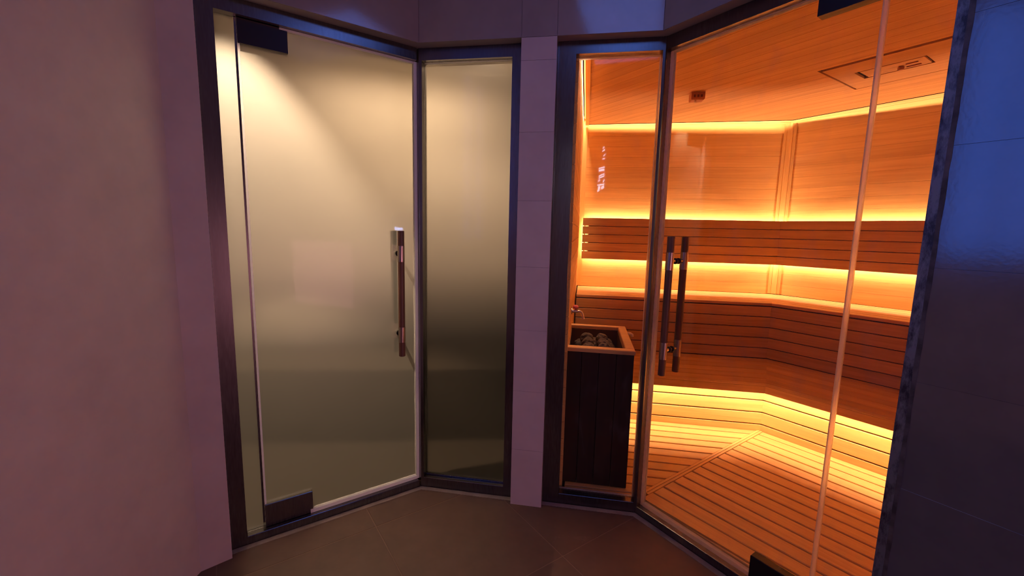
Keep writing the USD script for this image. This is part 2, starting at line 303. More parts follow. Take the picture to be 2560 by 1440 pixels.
for i in range(-7, 7):
    for j in range(-3, 8):
        a0 = g0 + dS * (i * TS) + nS * (j * TS)
        cell = Polygon([a0 + dS * JT + nS * JT, a0 + dS * (TS - JT) + nS * JT, a0 + dS * (TS - JT) + nS * (TS - JT), a0 + dS * JT + nS * (TS - JT)])
        for g in getattr(cell.intersection(front), 'geoms', [cell.intersection(front)]):
            if g.geom_type == 'Polygon' and g.area > 2e-4:
                fl.add('floor_tile', bevel_prism(g, -0.0101, 0.0 + rng.uniform(-0.0004, 0.0004), 0.0012), floor_tile_m)
sk = Polygon([pS(-0.89, 0.045), V1(0.045), pM(PX1, 0.045), pM(PX1, 0.073), V1(0.073), pS(-0.89, 0.073)])
fl.add('mortar_strip', prism(sk, -0.0101, 0.001), skirt_m)
fl.add('mortar_strip', prism(Polygon([pM(PX2, 0.045), V2(0.045), pQ(0.97, 0.045), pQ(0.97, 0.073), V2(0.073), pM(PX2, 0.073)]), -0.0101, 0.001), skirt_m)

# ------------------------------------------------------------------ hall: walls with large tiles
def tiles(t, p, s0, s1, o, z0, z1, first, pitch, mat, tilt=None, joint=0.0007, widths=None):
    zs = [z0] + [z for z in np.arange(first - 20 * pitch, z1 - 0.02, pitch) if z > z0 + 0.02] + [z1]
    xs = widths or [s0, s1]
    for a, b in zip(xs[:-1], xs[1:]):
        for k, (u, w) in enumerate(zip(zs[:-1], zs[1:])):
            ti = tilt(u, w) if tilt else 0.0
            m = bevel_prism([p(a + joint, o - 0.009), p(b - joint, o - 0.009), p(b - joint, o), p(a + joint, o)], u + joint, w - joint, 0.0006)
            if ti:
                v = np.array(m.vertices); d = p(0, 1.0) - p(0, 0.0); top = (v[:, 2] - (u + w) / 2); v[:, :2] += np.outer(top * ti, d); m = trimesh.Trimesh(v, m.faces, process=False)
            t.add('wall_tile', m, mat)
wall_tile_shaded = tile_wall('wall_tile_shaded', (0.25, 0.21, 0.21), (0.30, 0.255, 0.255), 0.12, 1.0)  # same tile, painted darker for the dimmer light on the lintel
wall_tile_lit = tile_wall('wall_tile_lit', (0.50, 0.42, 0.42), (0.58, 0.49, 0.49), 0.16, 0.7)  # same tile, painted paler for the stronger light on the pillar
wf = Thing('wall_front', (*pM(0.0, 0.0), 0), 'tiled wall over the two glass bays with the narrow pillar between them', None, None, 'structure')
core = Polygon([pS(-0.89, WALL - 0.0025), V1(WALL - 0.0025), V2(WALL - 0.0025), pQ(0.975, WALL - 0.0025), pQ(0.975, -0.09), V2(-0.09), V1(-0.09), pS(-0.89, -0.09)])
wf.add('lintel_core', prism(core, ZL, HALL_H + 0.05), grout)
wf.add('pillar_core', blk(pM, PX1 + 0.0005, PX2 - 0.0005, -0.09, WALL - 0.0025, 0.0, ZL, 0.001), wall_tile)
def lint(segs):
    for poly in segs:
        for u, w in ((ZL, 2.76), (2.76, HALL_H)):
            wf.add('wall_tile', prism(poly, u + 0.001, w - 0.001), wall_tile_shaded)
o1, o0 = WALL, WALL - 0.009
g = 0.0012
lint([[pS(-0.89, o0), V1(o0), V1(o1), pS(-0.89, o1)], [V1(o0) + dM * g, pM(PX1, o0) - dM * 0, pM(PX1, o1), V1(o1) + dM * g],
      [pM(PX1 + g, o0), pM(PX2 - g, o0), pM(PX2 - g, o1), pM(PX1 + g, o1)],
      [pM(PX2, o0), V2(o0) - dM * g, V2(o1) - dM * g, pM(PX2, o1)], [V2(o0) + dQ * g, pQ(0.975, o0), pQ(0.975, o1), V2(o1) + dQ * g]])
tiles(wf, pM, PX1, PX2, WALL, 0.0, ZL, 1.595, 0.3205, wall_tile_lit)
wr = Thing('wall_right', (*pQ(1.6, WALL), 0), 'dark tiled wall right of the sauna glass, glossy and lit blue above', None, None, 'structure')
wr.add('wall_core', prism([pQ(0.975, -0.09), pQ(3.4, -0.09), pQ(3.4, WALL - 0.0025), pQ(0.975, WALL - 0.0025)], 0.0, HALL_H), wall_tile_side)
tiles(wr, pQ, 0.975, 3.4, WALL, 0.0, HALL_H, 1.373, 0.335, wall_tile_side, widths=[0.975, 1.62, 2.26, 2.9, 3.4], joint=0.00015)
sv = []
for k in range(61):
    z = 2.33 - k * 2.3 / 60
    w0 = 0.004 + 0.004 * meshkit.noise(np.array([3.1, 0.2, z * 9]), 3); w1 = 0.0003 + 0.003 * meshkit.noise(np.array([7.7, 1.3, z * 7]), 5) + 0.005 * meshkit.noise(np.array([1.7, 5.3, z * 26]), 9)
    sv.append((z, 0.970 - w0 * 0.4, 0.974 + float(w1)))
vv, ff = [], []
for z, a, b in sv:
    for s_, o_ in ((a, WALL + 0.0002), (a, WALL + 0.0018), (b, WALL + 0.0016), (b, WALL + 0.0002)):
        vv.append([*pQ(s_, o_), z])
for k in range(60):
    for i in range(4):
        j = (i + 1) % 4; ff += [(4 * k + i, 4 * k + j, 4 * k + 4 + j), (4 * k + i, 4 * k + 4 + j, 4 * k + 4 + i)]
ff += [(0, 1, 2), (0, 2, 3), (240, 242, 241), (240, 243, 242)]
wr.add('sealant_bead', fixwind(np.array(vv), ff), grime_m, label='dark grimy sealant along the edge of the glass')
# left strip and left wall of the hall
cL = np.array([-1.28, 1.61])
wl = Thing('wall_left', (-1.28, 0.2, 0), 'smooth plaster wall on the left, lit pink and orange', None, None, 'structure')
e1 = pS(-0.89, WALL)
wl.add('corner_return', prism([e1, cL, cL + np.array([-0.12, 0.05]), pS(-0.89, -0.09) - dS * 0.12, pS(-0.89, -0.09)], 0.0, HALL_H), plaster)
WY0, WY1, WZ0, WZ1 = -0.54, 0.14, 1.30, 3.10
lw = lambda y0, y1, z0, z1: prism([(-1.28, y0), (-1.28, y1), (-1.40, y1), (-1.40, y0)], z0, z1)
wl.add('wall_panel', cat([lw(WY1, 1.61, 0, HALL_H), lw(-2.3, WY0, 0, HALL_H), lw(WY0, WY1, 0, WZ0), lw(WY0, WY1, WZ1, HALL_H)]), plaster)
wn = Thing('window_4', (-1.30, -0.20, 1.3), 'added window frame round the unseen blue light in the left hall wall', None, None, 'structure')  # frame and opening added to hold the blue light
for y in (WY0, (WY0 + WY1) / 2 - 0.02, WY1 - 0.04):
    wn.add('frame_stile', prism([(-1.32, y), (-1.32, y + 0.04), (-1.28, y + 0.04), (-1.28, y)], WZ0, WZ1), white_paint)
for z in (WZ0, WZ1 - 0.04):
    wn.add('frame_rail', prism([(-1.319, WY0), (-1.319, WY1), (-1.281, WY1), (-1.281, WY0)], z, z + 0.04), white_paint)
solo('wall_hall_back', prism([(-1.40, -2.3), (2.7, -2.3), (2.7, -2.42), (-1.40, -2.42)], 0, HALL_H), plaster, 'plain plaster wall behind the viewer', None, None, 'structure')
solo('ceiling', prism(Polygon([(-1.40, -2.42), (2.9, -2.42), (3.0, 0.2), (1.7, 1.6), (0.7, 2.3), (-0.5, 2.5), (-1.4, 1.8)]), HALL_H + 0.001, HALL_H + 0.1), hall_ceiling_m, 'dark painted ceiling of the hall', None, None, 'structure')

# ------------------------------------------------------------------ framed glass
def gasket(t, p, s0, s1, z0, z1, w=0.008):
    """four slim seals round a pane"""
    for a, b, c, d in ((s0, s1, z0, z0 + w), (s0, s1, z1 - w, z1), (s0, s0 + w, z0 + w, z1 - w), (s1 - w, s1, z0 + w, z1 - w)):
        t.add('seal_strip', blk(p, a, b, 0.006, 0.013, c, d, 0.001), seal_m)
def pull_handle(t, p, s, z0, z1, zs, r=0.0168, so=0.055, bars_mat=w_handle, inner_mat=w_handle):
    for o in (so, -so):
        a = np.array([*p(s, o), z0]); b = np.array([*p(s, o), z1])
        h = t.add('pull_handle', rod(a, b, r, 22), inner_mat if o < 0 else bars_mat, smooth=40, label='round wooden pull bar')
        for z in zs:
            q = np.array([*p(s, o), z - 0.041]); q2 = np.array([*p(s, o), z + 0.041])
            t.add('grip_sleeve', lathe([(r + 0.0006, 0), (r + 0.0012, 0.001), (r + 0.0012, 0.081), (r + 0.0006, 0.082)], q, q2, 22), sleeve_m, under=h, smooth=40, label='metal sleeve')
    for z in zs:
        a = np.array([*p(s, so), z]); b = np.array([*p(s, -so), z])
        L = float(np.linalg.norm(b - a))
        k = t.add('standoff', rod(a, b, 0.0085, 16), chrome, smooth=40, label='polished metal standoff through the glass')
        for o in (0.0115, -0.0115):
            c = np.array([*p(s, o + 0.005), z]); d = np.array([*p(s, o - 0.005), z])
            t.add('washer', lathe([(0.012, 0.001), (0.0142, 0.002), (0.0142, 0.008), (0.012, 0.009)], c, d, 20), rubber, under=k, smooth=40, label='black washer')
def rail(t, p, s0, s1, top=True, bottom=True):
    if top: t.add('frame_rail', blk(p, s0, s1, FR0, FR1, ZT + 0.001, ZL - 0.001), steel)
    if bottom:
        t.add('frame_rail', blk(p, s0, s1, FR0, FR1, 0.0, ZB - 0.022), steel)
# steam room door
d1 = Thing('door_1', (*pS(-0.4), 0), 'steam room door of frosted glass in a steel frame', None, None, 'structure')
rail(d1, pS, -0.829, 0.0)
d1.add('frame_stile', blk(pS, -0.8895, -0.829, FR0, FR1, 0.0, ZL - 0.001), steel)
d1.add('glass_leaf', blk(pS, -0.744, -0.006, -0.005, 0.005, ZB - 0.004, ZT - 0.004, 0.001), frosted, label='frosted glass door leaf')
d1.add('side_pane', blk(pS, -0.828, -0.762, -0.005, 0.005, ZB - 0.02, ZT, 0.001), frosted, label='narrow fixed frosted pane')
d1.add('seal_strip', blk(pS, -0.762, -0.754, -0.007, 0.007, ZB, ZT, 0.001), steel, label='thin metal edge strip')
d1.add('seal_strip', blk(pS, -0.753, -0.745, -0.004, 0.009, ZB, ZT, 0.001), seal_white)
d1.add('seal_strip', blk(pS, -0.006, 0.0095, -0.006, 0.020, ZB - 0.02, ZT, 0.001), seal_white, label='white edge seal')
d1.add('seal_strip', blk(pS, -0.56, -0.006, -0.006, 0.020, ZB - 0.021, ZB - 0.003, 0.001), seal_white, label='white bottom seal')
d1.add('seal_strip', blk(pS, -0.60, -0.006, -0.006, 0.018, ZT - 0.008, ZT + 0.0005, 0.001), seal_white)
d1.add('hinge_patch', blk(pS, -0.752, -0.570, -0.022, 0.016, 2.180, ZT, 0.002), black_metal, label='black top patch fitting')
d1.add('hinge_patch', blk(pS, -0.752, -0.548, -0.022, 0.016, ZB - 0.02, 0.150, 0.002), steel, label='steel bottom patch fitting')
pull_handle(d1, pS, -0.096, 0.782, 1.437, (1.320, 0.898), inner_mat=w_handle_shaded)
# corner post between the steam door and the fixed frosted pane
P2L = mx(-0.468); P2R = mx(-0.017)
w1 = Thing('window_1', (*pM(P2L), 0), 'narrow fixed frosted pane right of the steam room door', None, None, 'structure')
w1.add('corner_post', prism([pS(0.010, FR1), V1(FR1), pM(P2L, FR1), pM(P2L, FR0), V1(FR0), pS(0.010, FR0)], 0.0, ZL - 0.001), steel)
w1.add('frame_stile', blk(pM, P2R, PX1 - 0.001, FR0, FR1, 0.0, ZL - 0.001), steel)
w1.add('frame_rail', blk(pM, P2L, P2R, FR0, FR1, ZT + 0.001, ZL - 0.001), steel); w1.add('frame_rail', blk(pM, P2L, P2R, FR0, FR1, 0.0, ZB - 0.004), steel)
w1.add('frosted_pane', blk(pM, P2L + 0.001, P2R - 0.001, -0.005, 0.005, ZB, ZT, 0.001), frosted)
w1.add('seal_strip', blk(pM, P2L + 0.003, P2R - 0.003, 0.006, 0.012, ZT - 0.005, ZT, 0.001), seal_m)
w1.add('seal_strip', blk(pM, P2L + 0.003, P2R - 0.003, 0.006, 0.012, ZB - 0.003, ZB + 0.004, 0.001), steel)
# sauna fixed pane
P3L = mx(0.283); P3R = mx(0.668)
w2 = Thing('window_2', (*pM(P3L), 0), 'narrow fixed clear pane left of the sauna door', None, None, 'structure')
w2.add('frame_stile', blk(pM, PX2 + 0.001, P3L, FR0, FR1, 0.0, ZL - 0.001), steel)
w2.add('corner_post', prism([pM(P3R, FR1), V2(FR1), pQ(-0.014, FR1), pQ(-0.014, FR0), V2(FR0), pM(P3R, FR0)], 0.0, ZL - 0.001), steel)
w2.add('frame_rail', blk(pM, P3L, P3R, FR0, FR1, ZT + 0.001, ZL - 0.001), steel); w2.add('frame_rail', blk(pM, P3L, P3R, FR0, FR1, 0.0, ZB - 0.004), steel)
w2.add('clear_pane', blk(pM, P3L + 0.001, P3R - 0.001, -0.005, 0.005, ZB, ZT, 0.001), clear_glass)
for a, b, c, d in ((P3L, P3R, ZT - 0.008, ZT), (P3L, P3R, ZB - 0.003, ZB + 0.003), (P3R - 0.006, P3R, ZB, ZT - 0.01)):
    w2.add('seal_strip', blk(pM, a + 0.001, b - 0.001, -0.014, -0.006, c, d, 0.001), seal_m)
# sauna door with its fixed side pane
d2 = Thing('door_2', (*pQ(0.4), 0), 'sauna door of clear glass with a white edge seal', None, None, 'structure')
rail(d2, pQ, -0.014, 0.932)
d2.add('glass_leaf', blk(pQ, 0.003, 0.752, -0.005, 0.005, ZB - 0.003, ZT - 0.004, 0.001), clear_glass, label='clear glass door leaf')
d2.add('seal_strip', blk(pQ, -0.013, 0.003, -0.008, 0.012, ZB - 0.02, ZT, 0.001), seal_m, label='white edge seal on the left')
d2.add('seal_strip', blk(pQ, 0.003, 0.545, -0.008, 0.014, ZB - 0.021, ZB - 0.001, 0.001), seal_m, label='white bottom seal')
d2.add('seal_strip', blk(pQ, 0.003, 0.565, -0.008, 0.012, ZT - 0.006, ZT + 0.0005, 0.001), seal_m)
d2.add('seal_strip', blk(pQ, 0.753, 0.766, -0.008, 0.010, ZB - 0.02, ZT, 0.001), seal_m, label='white seal on the hinge side')
d2.add('hinge_patch', blk(pQ, 0.575, 0.75, -0.022, 0.018, 2.205, ZT, 0.002), black_metal, label='black top patch fitting')
d2.add('hinge_patch', blk(pQ, 0.547, 0.75, -0.022, 0.018, ZB - 0.02, 0.140, 0.002), black_metal, label='black bottom patch fitting')
pull_handle(d2, pQ, 0.088, 0.782, 1.441, (1.327, 0.903))
w3 = Thing('window_3', (*pQ(0.85), 0), 'fixed clear side pane right of the sauna door', None, None, 'structure')
w3.add('clear_pane', blk(pQ, 0.767, 0.931, -0.005, 0.005, ZB - 0.02, ZT, 0.001), clear_glass)
w3.add('frame_stile', blk(pQ, 0.932, 0.9745, FR0, FR1, 0.0, ZL - 0.001), stained, label='stained dark metal stile')

# ------------------------------------------------------------------ steam room behind the frosted glass
def room_box(name, poly, z0, z1, mat, label):
    return solo(name, prism(poly, z0, z1), mat, label, None, None, 'structure')
sa, sb = pS(-0.89, -0.09), pM(PX1 + 0.05, -0.09)
nLw = A(9.5)
sb2 = sb + nLw * 1.55; sa2 = sa - nS * 1.5
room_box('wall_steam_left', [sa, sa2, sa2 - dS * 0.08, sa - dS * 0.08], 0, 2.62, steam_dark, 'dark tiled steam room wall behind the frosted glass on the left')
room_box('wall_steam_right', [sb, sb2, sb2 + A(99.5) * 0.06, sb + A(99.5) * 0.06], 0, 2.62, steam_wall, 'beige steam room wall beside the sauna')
wsb = Thing('wall_steam_back', (*((sa2 + sb2) / 2), 0), 'beige back wall of the steam room with fading light painted into its lower rows', None, None, 'structure')
wpoly = [sa2 - dS * 0.08, sb2 + A(99.5) * 0.06, sb2 + nLw * 0.08, sa2 - nS * 0.1]
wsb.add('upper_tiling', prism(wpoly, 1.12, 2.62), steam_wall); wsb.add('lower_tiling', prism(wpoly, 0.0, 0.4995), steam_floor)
for k in range(10):                                          # rows graded dark to beige, painting in the light that fades downwards
    wsb.add('mosaic_row', prism(wpoly, 0.50 + 0.062 * k, 0.50 + 0.062 * (k + 1) - 0.0004), M('steam_falloff_%d' % k, {'p': ('principled_bsdf', {'base_color': tuple(c * (0.04 + 0.93 * ((k + 0.5) / 10) ** 1.3) for c in (0.50, 0.455, 0.40)), 'roughness': 0.6})}))
room_box('ceiling_steam', [sa - dS * .08, V1(-0.09), sb + A(99.5) * .06, sb2 + nLw * 0.08, sa2 - nS * 0.1], 2.62, 2.68, steam_wall, 'beige ceiling of the steam room')
room_box('floor_steam', [pS(-0.89, -0.03), V1(-0.03), pM(PX1, -0.03), sb2, sa2], -0.01, 0.02, steam_floor, 'dark floor of the steam room')
sbx = Thing('steam_room_bench', (*(sa2 + nS * 0.3), 0.02), 'dark tiled bench low along the back of the steam room', 'bench')
sc0, sc1 = sa2 + nS * 0.004 + dS * 0.004, sb2 - A(99.5) * 0.004
sbx.add('bench_body', prism([sc0, sc0 + nS * 0.55, meet(sc0 + nS * .55, A(85), sb, nLw) - A(99.5) * .004, sb2 - A(99.5) * 0.004 - nLw * 0.03], 0.021, 0.52), steam_floor)
for lp, ki, label in ((pS(-0.80, -0.27), 2600.0, 'round downlight in the steam room ceiling close behind the frosted door'), (pM(P2L + 0.22, -0.40), 110.0, 'round downlight in the steam room ceiling behind the narrow frosted pane')):
    sl = Thing('steam_room_lamp', (*lp, 2.56), label, 'lamp')
    sl.add('lamp_ring', lathe([(0.030, 0), (0.045, 0.0), (0.045, 0.012), (0.03, 0.06)], (*lp, 2.56), (*lp, 2.62), 24), chrome, smooth=40)
    L1 = UsdLux.SphereLight.Define(stage, sl.path + '/light'); L1.AddTranslateOp().Set(Gf.Vec3d(0, 0, -0.015)); L1.CreateRadiusAttr(0.012)
    L1.CreateColorAttr(Gf.Vec3f(1.0, 0.71, 0.45)); L1.CreateIntensityAttr(K_STEAM * ki)
    cone = 38.0 if ki > 600 else 70.0
    sh = UsdLux.ShapingAPI.Apply(L1.GetPrim()); sh.CreateShapingConeAngleAttr(cone); sh.CreateShapingConeSoftnessAttr(0.5)

sm = (sa2 + sb2) / 2; sd2 = (sb2 - sa2) / np.linalg.norm(sb2 - sa2); sq_ = sm + np.array([sd2[1], -sd2[0]]) * 0.50
cov = Thing('cove_light', (*sq_, 2.58), 'added long slim ceiling light washing the back wall of the steam room', 'lamp')  # unseen lamp, added to brighten the upper back wall
cov.add('housing', prism([sq_ - sd2 * .62 + np.array([sd2[1], -sd2[0]]) * .04, sq_ + sd2 * .62 + np.array([sd2[1], -sd2[0]]) * .04, sq_ + sd2 * .62 - np.array([sd2[1], -sd2[0]]) * .04, sq_ - sd2 * .62 - np.array([sd2[1], -sd2[0]]) * .04], 2.59, 2.615), led_body)
cn = np.array([sd2[1], -sd2[0]])
cov.add('lip', prism([sq_ - sd2 * .64 + cn * .055, sq_ + sd2 * .64 + cn * .055, sq_ + sd2 * .64 + cn * .043, sq_ - sd2 * .64 + cn * .043], 2.515, 2.618), steam_wall)
rect(cov.path + '/light', (0, 0, 0.005), (0, 0, math.degrees(math.atan2(sd2[1], sd2[0]))), 1.2, 0.06, (1.0, 0.73, 0.46), K_STEAM * 1.15)

# ------------------------------------------------------------------ sauna shell
cW = np.array([2.465, 3.980]); dW = A(9.6)
LWALL = np.array([0.655, 4.285])
def left_len(c, az, o=0.0):
    """distance from corner c back along its left run to the left wall"""
    p = meet(np.array(c, float), A(az), LWALL, dW); return float(np.linalg.norm(p - c))
RR = 2.33
ZC = 2.47
bW = Bend(cW, A_L, A_R, left_len(cW, A_L), RR)
wb = Thing('wall_back', (*(cW - A(A_L) * 0.9), 0), 'back wall of the sauna panelled in horizontal boards', None, None, 'structure')
ws = Thing('wall_side', (*(cW + A(A_R) * 0.9), 0), 'slanted right wall of the sauna panelled in horizontal boards', None, None, 'structure')
wb.add('wall_core', bW.left([(0.016, 0.0), (0.10, 0.0), (0.10, 2.62), (0.016, 2.62)]), w_backing)
ws.add('wall_core', bW.right([(0.016, 0.0), (0.10, 0.0), (0.10, 2.62), (0.016, 2.62)]), w_backing)
PB = 0.097
for k in range(17):
    z0 = 0.915 + k * PB
    z1 = min(z0 + PB - 0.0005, 2.60)
    wb.add('wall_board', bW.left(chamfer(0.0, 0.0155, z0, z1, 0.0011)), w_light_l)
    ws.add('wall_board', bW.right(chamfer(0.0, 0.0155, z0, z1, 0.0011)), w_light_r)
# corner trims (two mitred strips)
def strip_pair(zs, ze, w=0.052):
    t = Thing('trim_1', (*cW, zs), 'vertical wooden corner trim of two strips in the sauna', None, None, 'structure')
    t.add('trim_strip', bW.left(chamfer(-0.014, -0.0005, zs, ze, 0.002), 0.0, w), w_light_v)
    t.add('trim_strip', bW.right(chamfer(-0.014, -0.0005, zs, ze, 0.002), 0.0, w), w_light_v)
    t.add('trim_core', bW.left([(-0.018, zs), (-0.0142, zs), (-0.0142, ze), (-0.018, ze)], 0.0, w * 0.55), w_light_v)
    t.add('trim_core', bW.right([(-0.018, zs), (-0.0142, zs), (-0.0142, ze), (-0.018, ze)], 0.0, w * 0.55), w_light_v)
strip_pair(0.92, 2.455)
t2 = Thing('trim_2', (*bW.pts(0)[0], 0.92), 'vertical wooden trim in the left corner of the sauna', None, None, 'structure')
t2.add('trim_strip', bW.left(chamfer(-0.014, -0.0005, 0.92, 2.455, 0.002), bW.L - 0.045, bW.L - 0.001), w_light_v)
# left wall of the sauna
lw0 = meet(LWALL, dW, pM(0, -0.03), dM); Ll = float(np.linalg.norm(LWALL - lw0))
nlw = np.array([-dW[1], dW[0]])      # away from the room (left)
ls = lambda sec, a=0.0, b=None: sweep(sec, lambda o: (lw0 + nlw * o + dW * a, lw0 + nlw * o + dW * ((Ll + 0.1) if b is None else b)))
wsl = Thing('wall_sauna_left', (*(lw0 + dW), 0), 'left wall of the sauna in bright horizontal boards', None, None, 'structure')
wsl.add('wall_core', ls([(0.016, 0), (0.05, 0), (0.05, 2.62), (0.016, 2.62)]), w_backing)
for k in range(27):
    z0 = 0.915 + (k - 9) * PB
    if z0 > -0.05:
        wsl.add('wall_board', ls(chamfer(0.0, 0.0165, max(z0, 0.03), min(z0 + PB - 0.0022, 2.60), 0.003), 0.0, Ll), w_light_left)
# right end wall, header behind the lintel, slab over the ceiling
endp = bW.pts(0)[2]
eq = pQ(1.75, -0.09)
solo('wall_sauna_end', prism([eq, eq + dQ * 0.06, endp + A(A_R) * 0.06 + bW.nR * .1, endp + bW.nR * 0.1], 0, 2.62), w_light_v, 'far end wall of the sauna', None, None, 'structure')
solo('wall_sauna_front', prism([pQ(0.975, -0.0905), pQ(1.80, -0.0905), pQ(1.80, -0.12), pQ(0.975, -0.12)], 0, 2.62), w_light_v, 'short sauna wall beside the fixed pane', None, None, 'structure')
hd = prism([pM(PX2, -0.091), V2(-0.091), pQ(1.80, -0.091), pQ(1.80, -0.106), V2(-0.106), pM(PX2, -0.106)], ZL, 2.62)
solo('wall_sauna_header', hd, w_ceil, 'wooden header over the glass inside the sauna', None, None, 'structure')
slab = [lw0 - dM * .1 - dW * .1, LWALL - dM * .1 + dW * .2, bW.at(0.12), endp + bW.nR * 0.12 + A(A_R) * .1, pQ(1.85, -0.05), V2(-0.05)]
solo('ceiling_sauna_slab', prism(slab, 2.62, 2.70), w_backing, 'closed slab over the sauna ceiling', None, None, 'structure')
solo('floor_sauna', prism([lw0, LWALL, cW, endp, pQ(1.78, -0.03), V2(-0.03)], -0.01, 0.018), w_backing, 'dark floor under the sauna duckboards', None, None, 'structure')
# ceiling boards
A_C = 146.3
back_o = -0.055
cC = np.array([2.435, 3.912])
bC = Bend(cC, 100.3, A_C, 1.9, RR - 0.1)
pl, pc, pr = bC.pts(0.0)
pl = meet(pc, A(100.3), np.array([0.418, 2.761]), A(9.6))
cpoly = Polygon([pl, pc, pr, pQ(1.72, -0.125), V2(-0.108), meet(pM(0, -0.108), dM, np.array([0.418, 2.761]), A(9.6))])
hp = np.array([1.859, 2.790]); hd_ = A(147.0); hn = np.array([-hd_[1], hd_[0]])    # vent plate in the ceiling
rectp = lambda a0, a1, b0, b1: Polygon([hp + hd_ * a0 + hn * b0, hp + hd_ * a1 + hn * b0, hp + hd_ * a1 + hn * b1, hp + hd_ * a0 + hn * b1])
hole = rectp(-0.004, 0.604, 0.0, 0.571)
ce = Thing('ceiling_sauna', (1.6, 3.0, ZC), 'lowered wooden ceiling of the sauna in diagonal boards', None, None, 'structure')
ce.add('ceiling_backing', prism(cpoly, ZC + 0.0155, ZC + 0.03), w_backing)
def strips(poly, origin, d, pitch, gap, first=0.0, n=60):
    nn = np.array([-d[1], d[0]]); out = []
    for k in range(-n, n):
        a = origin - nn * (first + k * pitch + gap / 2); b = origin - nn * (first + (k + 1) * pitch - gap / 2)
        q = Polygon([a - d * 8, a + d * 8, b + d * 8, b - d * 8]).intersection(poly)
        for g_ in getattr(q, 'geoms', [q]):
            if g_.geom_type == 'Polygon' and g_.area > 4e-4: out.append(g_)
    return out
for q in strips(cpoly.difference(hole), cC, A(A_C), 0.095, 0.0007):
    ce.add('ceiling_board', bevel_prism(q, ZC, ZC + 0.0155, 0.0014, top=False), w_ceil)
# mitred edging of the ceiling panel on the left
edge = [pl, pl + A(100.3) * 0.032, cpoly.exterior.coords[5][:2] + dM * 0.032, cpoly.exterior.coords[5][:2]]
ce.add('edge_strip', prism(edge, ZC - 0.008, ZC - 0.0002), w_light_left)
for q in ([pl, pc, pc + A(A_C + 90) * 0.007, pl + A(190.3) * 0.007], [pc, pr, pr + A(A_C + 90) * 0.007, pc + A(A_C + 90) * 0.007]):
    ce.add('edge_strip', prism(q, ZC - 0.003, ZC - 0.0002), w_dark_v)  # dark strips stand in for the shadow line along the panel edge
vent = Thing('ceiling_vent', (*(hp + hd_ * .3 + hn * .28), ZC), 'square wooden vent panel with a sliding shutter let into the sauna ceiling', 'vent')
GR = 0.011
vent.add('vent_panel', prism(rectp(GR, 0.60 - GR, 0.021 + GR, 0.571 - GR).difference(rectp(0.115, 0.450, 0.205, 0.37)), ZC - 0.001, ZC + 0.012), w_ceil)
vent.add('shutter', bevel_prism(rectp(0.140, 0.437, 0.216, 0.359), ZC - 0.001, ZC + 0.010, 0.002, top=False), w_ceil)
kp = hp + hd_ * 0.315 + hn * 0.30
vent.add('shutter_knob', lathe([(0.012, 0), (0.016, 0.004), (0.016, 0.016), (0.011, 0.02)], (*kp, ZC - 0.021), (*kp, ZC - 0.001), 18), sensor_m, smooth=40, label='dark shutter knob')
vent.add('shutter_guide', prism([kp + hd_ * .02 + hn * .018, kp + hd_ * .085 + hn * .018, kp + hd_ * .085 + hn * .030, kp + hd_ * .02 + hn * .030], ZC - 0.007, ZC - 0.001), sensor_m, label='dark guide strip')
vent.add('shutter_guide', prism([kp + hd_ * .03 - hn * .035, kp + hd_ * .085 - hn * .035, kp + hd_ * .085 - hn * .027, kp + hd_ * .03 - hn * .027], ZC - 0.007, ZC - 0.001), sensor_m, label='dark guide strip')
sp = np.array([1.315, 3.262])
se = Thing('ceiling_sensor', (*sp, ZC - 0.05), 'small reddish brown sensor box under the sauna ceiling', 'sensor')
sd, sn = A(99.5), A(9.5)
sq = lambda a, b: [sp - sd * a - sn * b, sp + sd * a - sn * b, sp + sd * a + sn * b, sp - sd * a + sn * b]
se.add('housing', bevel_prism(sq(0.047, 0.04), ZC - 0.052, ZC - 0.0005, 0.006, top=False), sensor_m)
se.add('probe', lathe([(0.006, 0), (0.008, 0.002), (0.008, 0.014), (0.006, 0.016)], (*(sp - sd * .012 - sn * .012), ZC - 0.068), (*(sp - sd * .012 - sn * .012), ZC - 0.052), 12), pale, smooth=40, label='pale probe')
for k in (-1, 0, 1):
    c_ = sp - sd * 0.024 * k - sn * 0.0405
    se.add('slot', prism([c_ - sd * .006, c_ + sd * .006, c_ + sd * .006 + sn * .003, c_ - sd * .006 + sn * .003], ZC - 0.036, ZC - 0.018), slot_m)

# ------------------------------------------------------------------ benches
def right_len(c, az):
    return float(np.linalg.norm(meet(np.array(c, float), A(az), eq, A(55.3)) - c)) - 0.06
def bend_for(c, azl=A_L, azr=A_R):
    return Bend(c, azl, azr, left_len(c, azl) - 0.012, right_len(c, azr))
cK = np.array([1.827, 2.934]); cF = np.array([1.765, 2.825]); cB = np.array([2.112, 3.413])
AK = 142.5
bK = bend_for(cK, A_L, AK); bF = bend_for(cF, A_L, AK)
bB = bend_for(cB, A_L, 143.0)
lb = Thing('sauna_bench', (*cK, 0.02), 'lower sauna bench running round the corner above the duckboard floor', 'bench')
ZS1 = 0.450; ZS2 = 0.914
for k in range(4):                                       # boards closing the space under the lower seat
    z1 = 0.366 - k * 0.0905; z0 = max(z1 - 0.083, 0.03)
    lb.add('kick_board', bK.left(chamfer(0.0, 0.018, z0, z1, 0.003)), w_light_l); lb.add('kick_board', bK.right(chamfer(0.0, 0.018, z0, z1, 0.003)), w_light_r)
lb.add('kick_backing', cat([bK.left([(0.0185, 0.02), (0.05, 0.02), (0.05, 0.40), (0.0185, 0.40)]), bK.right([(0.0185, 0.02), (0.05, 0.02), (0.05, 0.40), (0.0185, 0.40)])]), w_backing)
